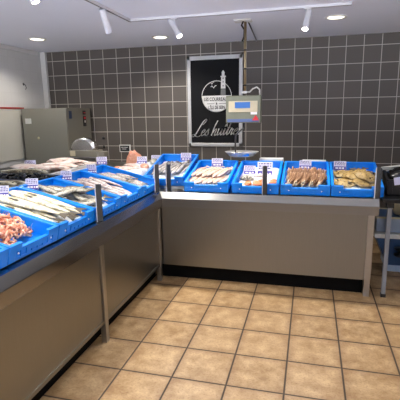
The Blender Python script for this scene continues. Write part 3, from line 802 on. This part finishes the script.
# ------------------------------------------------------------------ hanging scale
SX, SY = -.66, 4.36
hs = thing('hanging_scale', 'hanging shop scale with lit blue display and steel pan on a ceiling pole', 'scale', (SX, SY, 1.15), world=True)
MB().b2((SX - .11, SY - .06, CZ - .012), (SX + .06, SY + .08, CZ), bev=.003).build('ceiling_plate', M['white'], hs)
MB().tube([(SX - .02, SY, CZ - .01), (SX - .035, SY - .01, CZ - .05), (SX - .01, SY, CZ - .09), (SX - .012, SY, CZ - .16), (SX - .03, SY, CZ - .2)], .009).build('hook', M['black'], hs)
MB().tube([(SX, SY, CZ - .02), (SX, SY, 1.78)], .0135, 0, 10).build('pole', M['brass'], hs)
m = MB()
for z in (2.2, 2.02, 1.86): m.tube([(SX, SY, z), (SX, SY, z + .012)], .017, 0, 10)
m.build('pole_ring', M['black'], hs)
HX0, HX1, HZ0, HZ1 = -.848, -.492, 1.492, 1.765; hy = SY - .05
bd = MB().b2((HX0, hy, HZ0), (HX1, hy + .11, HZ1), bev=.008).build('body', M['scale_body'], hs)
MB().b2((HX0 + .03, hy - .008, HZ1 - .165), (HX1 - .03, hy + .002, HZ1 - .055), bev=.003).build('display_panel', M['cream'], hs)
MB().b2((HX0 + .095, hy - .012, HZ1 - .125), (HX1 - .105, hy - .006, HZ1 - .065), bev=.002).build('screen', M['screen'], hs)
MB().b2((HX0 + .015, hy - .006, HZ0 + .008), (HX1 - .015, hy + .002, HZ0 + .04), bev=.002).build('lower_band', M['bluemark'], hs)
MB().prism([(HX1 - .085, hy - .0105, HZ0 + .025), (HX1 - .015, hy - .0105, HZ0 + .025), (HX1 - .03, hy - .0105, HZ0 + .055), (HX1 - .05, hy - .0105, HZ0 + .078), (HX1 - .066, hy - .0105, HZ0 + .05)], (0, .004, 0)).build('red_mark', M['redmark'], hs)
MB().b2((HX1 - .10, hy - .006, HZ1 - .19), (HX1 - .035, hy + .002, HZ1 - .16)).build('sticker', M['white_print'], hs)
MB().tube([(SX + .012, SY, 1.80), (SX + .05, SY, 1.80), (SX + .08, SY, 1.83), (SX + .12, SY, 1.845), (SX + .15, SY, 1.82), (SX + .152, SY, 1.76)], .008, 0, 8).build('cable', M['white'], hs)
MB().b2((SX - .03, SY - .02, 1.785), (SX + .02, SY + .02, 1.81), bev=.003).build('bracket', M['white'], hs)
MB().tube([(-.668, SY, 1.50), (-.665, SY, 1.44), (-.72, SY, 1.40), (-.755, SY, 1.36), (-.757, SY, 1.17)], .009, 0, 8).build('hanger_rod', M['dark_steel'], hs)
pcx, pcz = -.69, 1.142
m = MB(); pr = []
for r, z in ((.10, 0), (.13, .008), (.168, .048), (.178, .050), (.178, .054), (.166, .053), (.126, .014), (0.0, .010)): pr.append((r, z))
m.lathe([(0, 0)] + pr, (pcx, SY, pcz), 0, 28, Matrix.Diagonal((1, .8, 1, 1)))
pan = m.build('pan', M['pan_steel'], hs)
MB().b2((pcx - .015, SY - .112, pcz + .016), (pcx + .095, SY - .106, pcz + .038)).build('blue_sticker', M['blue'], pan)
MB().lathe([(0, 0), (.03, .0), (.034, .02), (.02, .035), (0, .036)], (-.757, SY + .0, pcz + .012), 0, 12).build('rod_foot', M['steel_lite'], pan)
cb = MB().tube([(SX + .02, SY + .05, CZ - .006), (SX - .005, 4.9, CZ - .006), (SX - .04, WY - .02, CZ - .008)], .007).build('ceiling_cable', M['dark_steel']); tag(cb, 'thin grey cable along the ceiling from the scale pole to the wall', 'cable')

# ------------------------------------------------------------------ ceiling lights
tr = thing('lighting_track', 'white L-shaped lighting track on the ceiling above the counters', 'track', (-1.72, 3.97, CZ), world=True)
def rail(a, b):
    m = MB(); x0, x1 = min(a[0], b[0]) - .018, max(a[0], b[0]) + .018; y0, y1 = min(a[1], b[1]) - .018, max(a[1], b[1]) + .018
    m.b2((x0, y0, CZ - .022), (x1, y1, CZ), 0, .002)
    if x1 - x0 > y1 - y0: m.b2((x0, (y0 + y1) / 2 - .005, CZ - .0235), (x1, (y0 + y1) / 2 + .005, CZ - .02), 1)
    else: m.b2(((x0 + x1) / 2 - .005, y0, CZ - .0235), ((x0 + x1) / 2 + .005, y1, CZ - .02), 1)
    return m.build('rail', [M['spot_white'], M['dark_steel']], tr)
rail((-1.72, .6), (-1.72, 3.97)); rail((-1.70, 3.97), (.28, 3.97))
def spot_head(loc, direction, label, power, lit=True, size=1.9, color=(1, .93, .83)):
    d = V(direction).normalized(); base = V(loc)
    r = thing('track_spotlight', label, 'spotlight', base, (0, 0, 0), 'track spotlights')
    MB().b2((-.03, -.016, -.03), (.03, .016, -.0235), bev=.002).b2((-.006, -.006, -.085), (.006, .006, -.028)).build('stem', M['spot_white'], r)
    q = V((0, 0, 1)).rotation_difference(d).to_matrix().to_4x4()
    c = V((0, 0, -.10))
    MB().lathe([(0, -.085), (.024, -.085), (.026, -.08), (.030, .09), (.033, .115), (.027, .115), (.024, .108), (0, .107)], c, 0, 20, q).build('lamp_body', M['spot_white'], r)
    MB().lathe([(0, .1085), (.0235, .1085), (.0235, .111), (0, .111)], c, 0, 20, q).build('lens', M['lens'] if lit else M['lens_off'], r)
    if lit:
        L = bpy.data.lights.new('spot_lamp', 'SPOT'); L.energy = power; L.spot_size = size; L.spot_blend = .7; L.shadow_soft_size = .03; L.color = color
        lo = bpy.data.objects.new('spot_lamp', L); C.objects.link(lo); lo.location = base + c + d * .135
        lo.rotation_euler = V((0, 0, -1)).rotation_difference(d).to_euler()
SPW = 80
spot_head((-1.72, 3.45, CZ), (.02, .55, -.85), 'white track spotlight nearest the camera, on the side arm of the track', SPW)
spot_head((-1.27, 3.97, CZ), (.50, -.30, -.75), 'white track spotlight left of the banner with glowing lens', SPW)
spot_head((-.06, 3.97, CZ), (-.15, -.45, -.9), 'white track spotlight right of the scale pole with glowing lens', SPW)
# further heads of the same track, above and behind the frame
spot_head((-1.72, 2.43, CZ), (.42, .06, -1), 'track spotlight with glowing lens at the upper left edge of the ceiling', SPW * .9)
spot_head((-1.72, 1.25, CZ), (.1, .1, -1), 'track spotlight over the near end of the left counter, above the picture', SPW * .9)
def downlight(x, y, label, power, color=(1, .94, .85), lens='lens_dim'):
    r = thing('downlight', label, 'downlight', (x, y, CZ), (0, 0, 0), 'recessed downlights')
    MB().lathe([(.105, 0), (.105, -.006), (.085, -.009), (.078, -.004), (.078, 0)], (0, 0, 0), 0, 28).build('trim_ring', M['white'], r)
    MB().lathe([(0, -.002), (.078, -.002), (.078, -.004), (0, -.004)], (0, 0, 0), 0, 28).build('lens', M[lens], r)
    L = bpy.data.lights.new('downlight_lamp', 'SPOT'); L.energy = power; L.spot_size = 2.5; L.spot_blend = .6; L.shadow_soft_size = .07; L.color = color
    lo = bpy.data.objects.new('downlight_lamp', L); C.objects.link(lo); lo.location = (x, y, CZ - .03)
DPW = 22
downlight(-1.77, 4.97, 'recessed round downlight left of the banner', DPW * 1.7)
downlight(.20, 4.52, 'recessed round downlight at the upper right', DPW * .45)
downlight(-3.19, 4.60, 'recessed oval-looking downlight above the white tiled wall', DPW * 1.6)
for i, (x, y) in enumerate(((.2, .6), (2.0, 1.2), (-.4, -1.2), (1.6, -1.2), (2.3, 3.4))):  # unseen downlights added as weak fill for the floor and counter fronts
    downlight(x, y, ['downlight over the shop floor', 'downlight over the right of the shop floor', 'downlight behind the camera', 'downlight behind the camera on the right', 'downlight over the staff area on the right'][i] + ', added as fill outside the picture', DPW * .3)

# ------------------------------------------------------------------ cabinet, slicer, left worktop
cb = thing('cold_cabinet', 'tall grey-green metal cabinet beside the white wall board', 'cabinet', (-3.42, 5.2, 0), world=True)
MB().b2((-3.76, 4.95, .08), (-3.085, 5.55, 1.69), 0, .006).build('body', M['cab_side'], cb)
MB().b2((-3.755, 4.925, .12), (-3.09, 4.949, 1.685), 0, .004).build('door', M['cab'], cb)
for x in (-3.7, -3.14):
    for y in (5.0, 5.5): MB().b2((x - .03, y - .03, 0), (x + .03, y + .03, .08)).build('foot', M['black'], cb)
MB().b2((-3.71, 4.92, 1.49), (-3.62, 4.925, 1.56)).build('sticker', M['paper'], cb)
MB().lathe([(0, 0), (.018, 0), (.018, .003), (0, .003)], (-3.53, 4.925, 1.30), 0, 12, Matrix.Rotation(PI / 2, 4, 'X')).build('sticker', M['beige'], cb).__setitem__('label', 'small round yellowish sticker')
MB().b2((-3.085, 4.985, 1.55), (-3.078, 5.05, 1.65), bev=.003).build('switch', M['navy'], cb)
m = MB(); m.b2((-3.085, 5.34, 1.60), (-3.078, 5.41, 1.655)).b2((-3.085, 5.34, 1.44), (-3.078, 5.41, 1.58)); m.build('control_panel', M['black'], cb)
for za, zb in ((1.54, 1.57), (1.62, 1.632)): MB().b2((-3.0785, 5.35, za), (-3.076, 5.40, zb)).build('red_label', M['redmark'], cb)
MB().b2((-3.0785, 5.36, 1.49), (-3.076, 5.395, 1.52)).build('white_label', M['paper'], cb)
slc = thing('slicing_machine', 'steel slicing machine with domed blade guard in front of the grey cabinet', 'slicer', (-2.72, 4.72, 1.0), world=True)
MB().b2((-2.93, 4.62, 1.03), (-2.50, 4.84, 1.085), bev=.012).build('base', M['steel'], slc)
m = MB(); n = 20; rings = []
for y, s in ((4.66, .80), (4.675, .97), (4.70, 1.0), (4.76, 1.0), (4.785, .95), (4.80, .80)):
    rings.append([(-2.735 + math.cos(PI * q / (n - 1)) * .175 * s, y, 1.165 + math.sin(PI * q / (n - 1)) ** .85 * .155 * s) for q in range(n)])
m.loft(rings); m.build('blade_guard', M['steel_lite'], slc)
MB().b2((-2.915, 4.645, 1.08), (-2.52, 4.80, 1.166), bev=.01).b2((-2.60, 4.66, 1.09), (-2.44, 4.78, 1.15), bev=.01).build('motor_housing', M['cab_side'], slc)
MB().b2((-2.895, 4.64, 1.095), (-2.825, 4.646, 1.16)).build('label_plate', M['cream'], slc)
for x in (-2.9, -2.53):
    for y in (4.645, 4.815): MB().lathe([(0, 0), (.018, 0), (.014, .032), (0, .032)], (x, y, 1.0005), 0, 10).build('foot', M['black'], slc)
wt = thing('wall_worktop', 'dark worktop unit below the white wall board', 'worktop', (-3.6, 3.0, 0), world=True)
MB().b2((-3.81, 1.0, .06), (-3.40, 4.85, .90)).build('body', M['dark_steel'], wt)
MB().b2((-3.81, 1.0, .90), (-3.36, 4.87, .94), bev=.004).build('top', M['dark_steel'], wt)
MB().b2((-3.78, 1.05, 0), (-3.45, 4.82, .06)).build('plinth', M['kick'], wt)

# ------------------------------------------------------------------ right end: black table, baskets, tub
tb = thing('black_table', 'black table with one silver leg at the right edge', 'table', (1.0, 4.0, 0), world=True)
MB().b2((.60, 3.64, .845), (1.7, 4.35, .88), bev=.004).build('tabletop', M['black'], tb)
for x, y in ((.668, 3.69), (1.64, 3.69), (.775, 4.30), (1.64, 4.30)):
    lg = MB().b2((x - .017, y - .017, .03), (x + .017, y + .017, .80), bev=.003).build('leg', M['leg_grey'], tb)
    MB().b2((x - .028, y - .03, .80), (x + .028, y + .03, .845)).build('bracket', M['black'], lg)
    MB().b2((x - .021, y - .021, 0), (x + .021, y + .021, .03)).build('foot_cap', M['black'], lg)
def black_basket(loc, label, rot):
    m = MB(); w_, l_, h_ = .46, .40, .14
    m.b2((-w_ / 2, 0, 0), (w_ / 2, l_, .012)); m.b2((-w_ / 2, 0, 0), (-w_ / 2 + .012, l_, h_)); m.b2((w_ / 2 - .012, 0, 0), (w_ / 2, l_, h_)); m.b2((-w_ / 2, 0, 0), (w_ / 2, .012, h_)); m.b2((-w_ / 2, l_ - .012, 0), (w_ / 2, l_, h_))
    for a in ((-w_ / 2 - .008, -.008, w_ / 2 + .008, .014), (-w_ / 2 - .008, l_ - .014, w_ / 2 + .008, l_ + .008), (-w_ / 2 - .008, 0, -w_ / 2 + .014, l_), (w_ / 2 - .014, 0, w_ / 2 + .008, l_)):
        m.b2((a[0], a[1], h_ - .014), (a[2], a[3], h_), 0, .004)
    for q in range(7): m.b2((-w_ / 2 + .04 + q * .06, -.004, .01), (-w_ / 2 + .05 + q * .06, .002, h_ - .012))
    o = m.build('black_basket', M['black']); o.location = loc; o.rotation_euler = rot; return tag(o, label, 'basket')
black_basket((.885, 3.78, .883), 'black basket standing on the black table by the end post', (.06, 0, -.06))
bag = MB(); rr = random.Random(5); rings = []
for i in range(9):
    t = i / 8; s = math.sin(PI * (.1 + .8 * t)) ** .5
    rings.append([(-.19 + .38 * t, math.cos(2 * PI * q / 16) * .15 * s * (1 + rr.uniform(-.06, .06)), .09 + math.sin(2 * PI * q / 16) * .085 * s * (1 + rr.uniform(-.12, .12))) for q in range(16)])
bag.loft(rings); bo = bag.build('black_bag', plain('black_bin_film', (14, 14, 16), .22)); bo.location = (.88, 3.98, .93); tag(bo, 'crumpled black plastic bag lying in the black basket', 'bag')
pp = thing('paper_stack', 'stack of pale papers leaning over the black bag at the right edge', 'papers', (.90, 4.22, 1.06), (-.12, -.10, .22))
for i in range(5): MB().box((.004 * (i % 2), .003 * (i % 3), .004 + i * .0085), (.42, .20, .006), 0, Euler((0, 0, .03 * (i - 2)))).build('sheet', M['paper'] if i % 2 == 0 else M['black'], pp)
MB().b2((.70, 4.14, .882), (1.15, 4.34, 1.045)).build('black_box', M['black']).__setitem__('label', 'plain black box under the pale papers at the back of the table')
bpy.data.objects['black_box']['category'] = 'box'
wc = MB().box((0, 0, .03), (.10, .002, .065)).build('white_card', M['card']); wc.location = (.752, 3.765, .985); wc.rotation_euler = (-.15, -.12, .12); tag(wc, 'blank white card at the front of the black basket', 'card')
# tub under the table
tu = thing('storage_tub', 'dark blue tub with white rim on the floor under the black table', 'tub', (.95, 4.5, 0), world=True)
m = MB()
def rect(x0, x1, y0, y1, z): return [(x0, y0, z), (x1, y0, z), (x1, y1, z), (x0, y1, z)]
m.loft([rect(.80, 1.30, 4.34, 4.72, .06), rect(.67, 1.42, 4.28, 4.80, .37)], smooth=False); m.build('body', M['tub'], tu)
MB().b2((.655, 4.265, .36), (1.435, 4.815, .405), bev=.006).build('rim', M['paper'], tu)
MB().b2((.80, 4.33, 0), (1.30, 4.73, .065), bev=.006).build('foot_rail', M['greybox'], tu)
MB().lathe([(0, 0), (.055, 0), (.06, .015), (.018, .022), (.018, .055), (.055, .065), (.06, .078), (0, .08)], (.895, 4.235, .20), 0, 18).build('valve', M['black'], tu)
MB().tube([(.895, 4.235, .235), (.895, 4.30, .235)], .018).build('valve_pipe', M['black'], tu)
gb = thing('grey_box', 'pale blue-grey box with beige rim on the dark blue tub', 'box', (.85, 4.5, .406), world=True)
MB().b2((.675, 4.34, .4065), (1.05, 4.74, .545), bev=.004).build('body', M['greybox'], gb)
MB().b2((.665, 4.33, .545), (1.06, 4.345, .562)).b2((.665, 4.735, .545), (1.06, 4.75, .562)).b2((.665, 4.345, .545), (.68, 4.735, .562)).b2((1.045, 4.345, .545), (1.06, 4.735, .562)).build('rim', M['beige'], gb)
MB().b2((.68, 4.345, .5455), (1.045, 4.735, .552)).build('lid', M['tub'], gb)  # dark plate standing in for the shaded inside of the open box
m = MB(); rr = random.Random(8); rings = []
for t, s in ((0, .9), (.15, 1.05), (.5, 1.0), (.8, .85), (.95, .5), (1, .35)):
    rings.append([(.94 + math.cos(2 * PI * q / 16) * .095 * s * (1 + rr.uniform(-.07, .07)), 4.5 + math.sin(2 * PI * q / 16) * .09 * s * (1 + rr.uniform(-.07, .07)), .5625 + .155 * t) for q in range(16)])
m.loft(rings); tag(m.build('cream_sack', M['cream']), 'small cream sack on the pale box under the black table', 'sack')

for p_ in list(cp.values()):
    pass
# ------------------------------------------------------------------ world, camera
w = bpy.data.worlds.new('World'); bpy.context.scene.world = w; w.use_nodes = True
bg = w.node_tree.nodes['Background']          # overcast sky above; bright lower part added to light up the ceiling
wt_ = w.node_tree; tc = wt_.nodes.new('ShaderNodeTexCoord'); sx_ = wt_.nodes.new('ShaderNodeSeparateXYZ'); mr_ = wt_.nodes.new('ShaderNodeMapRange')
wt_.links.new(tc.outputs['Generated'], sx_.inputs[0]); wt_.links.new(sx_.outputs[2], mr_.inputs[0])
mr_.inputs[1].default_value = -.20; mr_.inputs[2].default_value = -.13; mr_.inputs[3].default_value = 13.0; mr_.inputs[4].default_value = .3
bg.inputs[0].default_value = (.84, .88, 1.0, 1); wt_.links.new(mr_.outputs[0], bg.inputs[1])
cam = bpy.data.cameras.new('camera'); co = bpy.data.objects.new('camera', cam); C.objects.link(co)
Fw = V((-.2499, .9459, -.2049)).normalized(); yaw, pit, rol = -.2581, .2063, -.0156
Fw = V((math.sin(yaw) * math.cos(pit), math.cos(yaw) * math.cos(pit), -math.sin(pit)))
rt = V((math.cos(yaw), -math.sin(yaw), 0)); up = rt.cross(Fw)
R_ = rt * math.cos(rol) + up * math.sin(rol); U_ = -rt * math.sin(rol) + up * math.cos(rol)
co.matrix_world = Matrix(((R_.x, U_.x, -Fw.x, 0), (R_.y, U_.y, -Fw.y, 0), (R_.z, U_.z, -Fw.z, 1.6), (0, 0, 0, 1)))
cam.sensor_width = 36; cam.sensor_fit = 'HORIZONTAL'; cam.lens = 416.7 / 400 * 36; cam.clip_start = .05
sc = bpy.context.scene; sc.camera = co
sc.view_settings.view_transform = 'Standard'; sc.view_settings.look = 'None'; sc.view_settings.gamma = 1
sc.view_settings.use_curve_mapping = False; sc.view_settings.exposure = 0.17
for o in bpy.data.objects:
    for kk in ('world', 'mat'):
        if kk in o: del o[kk]
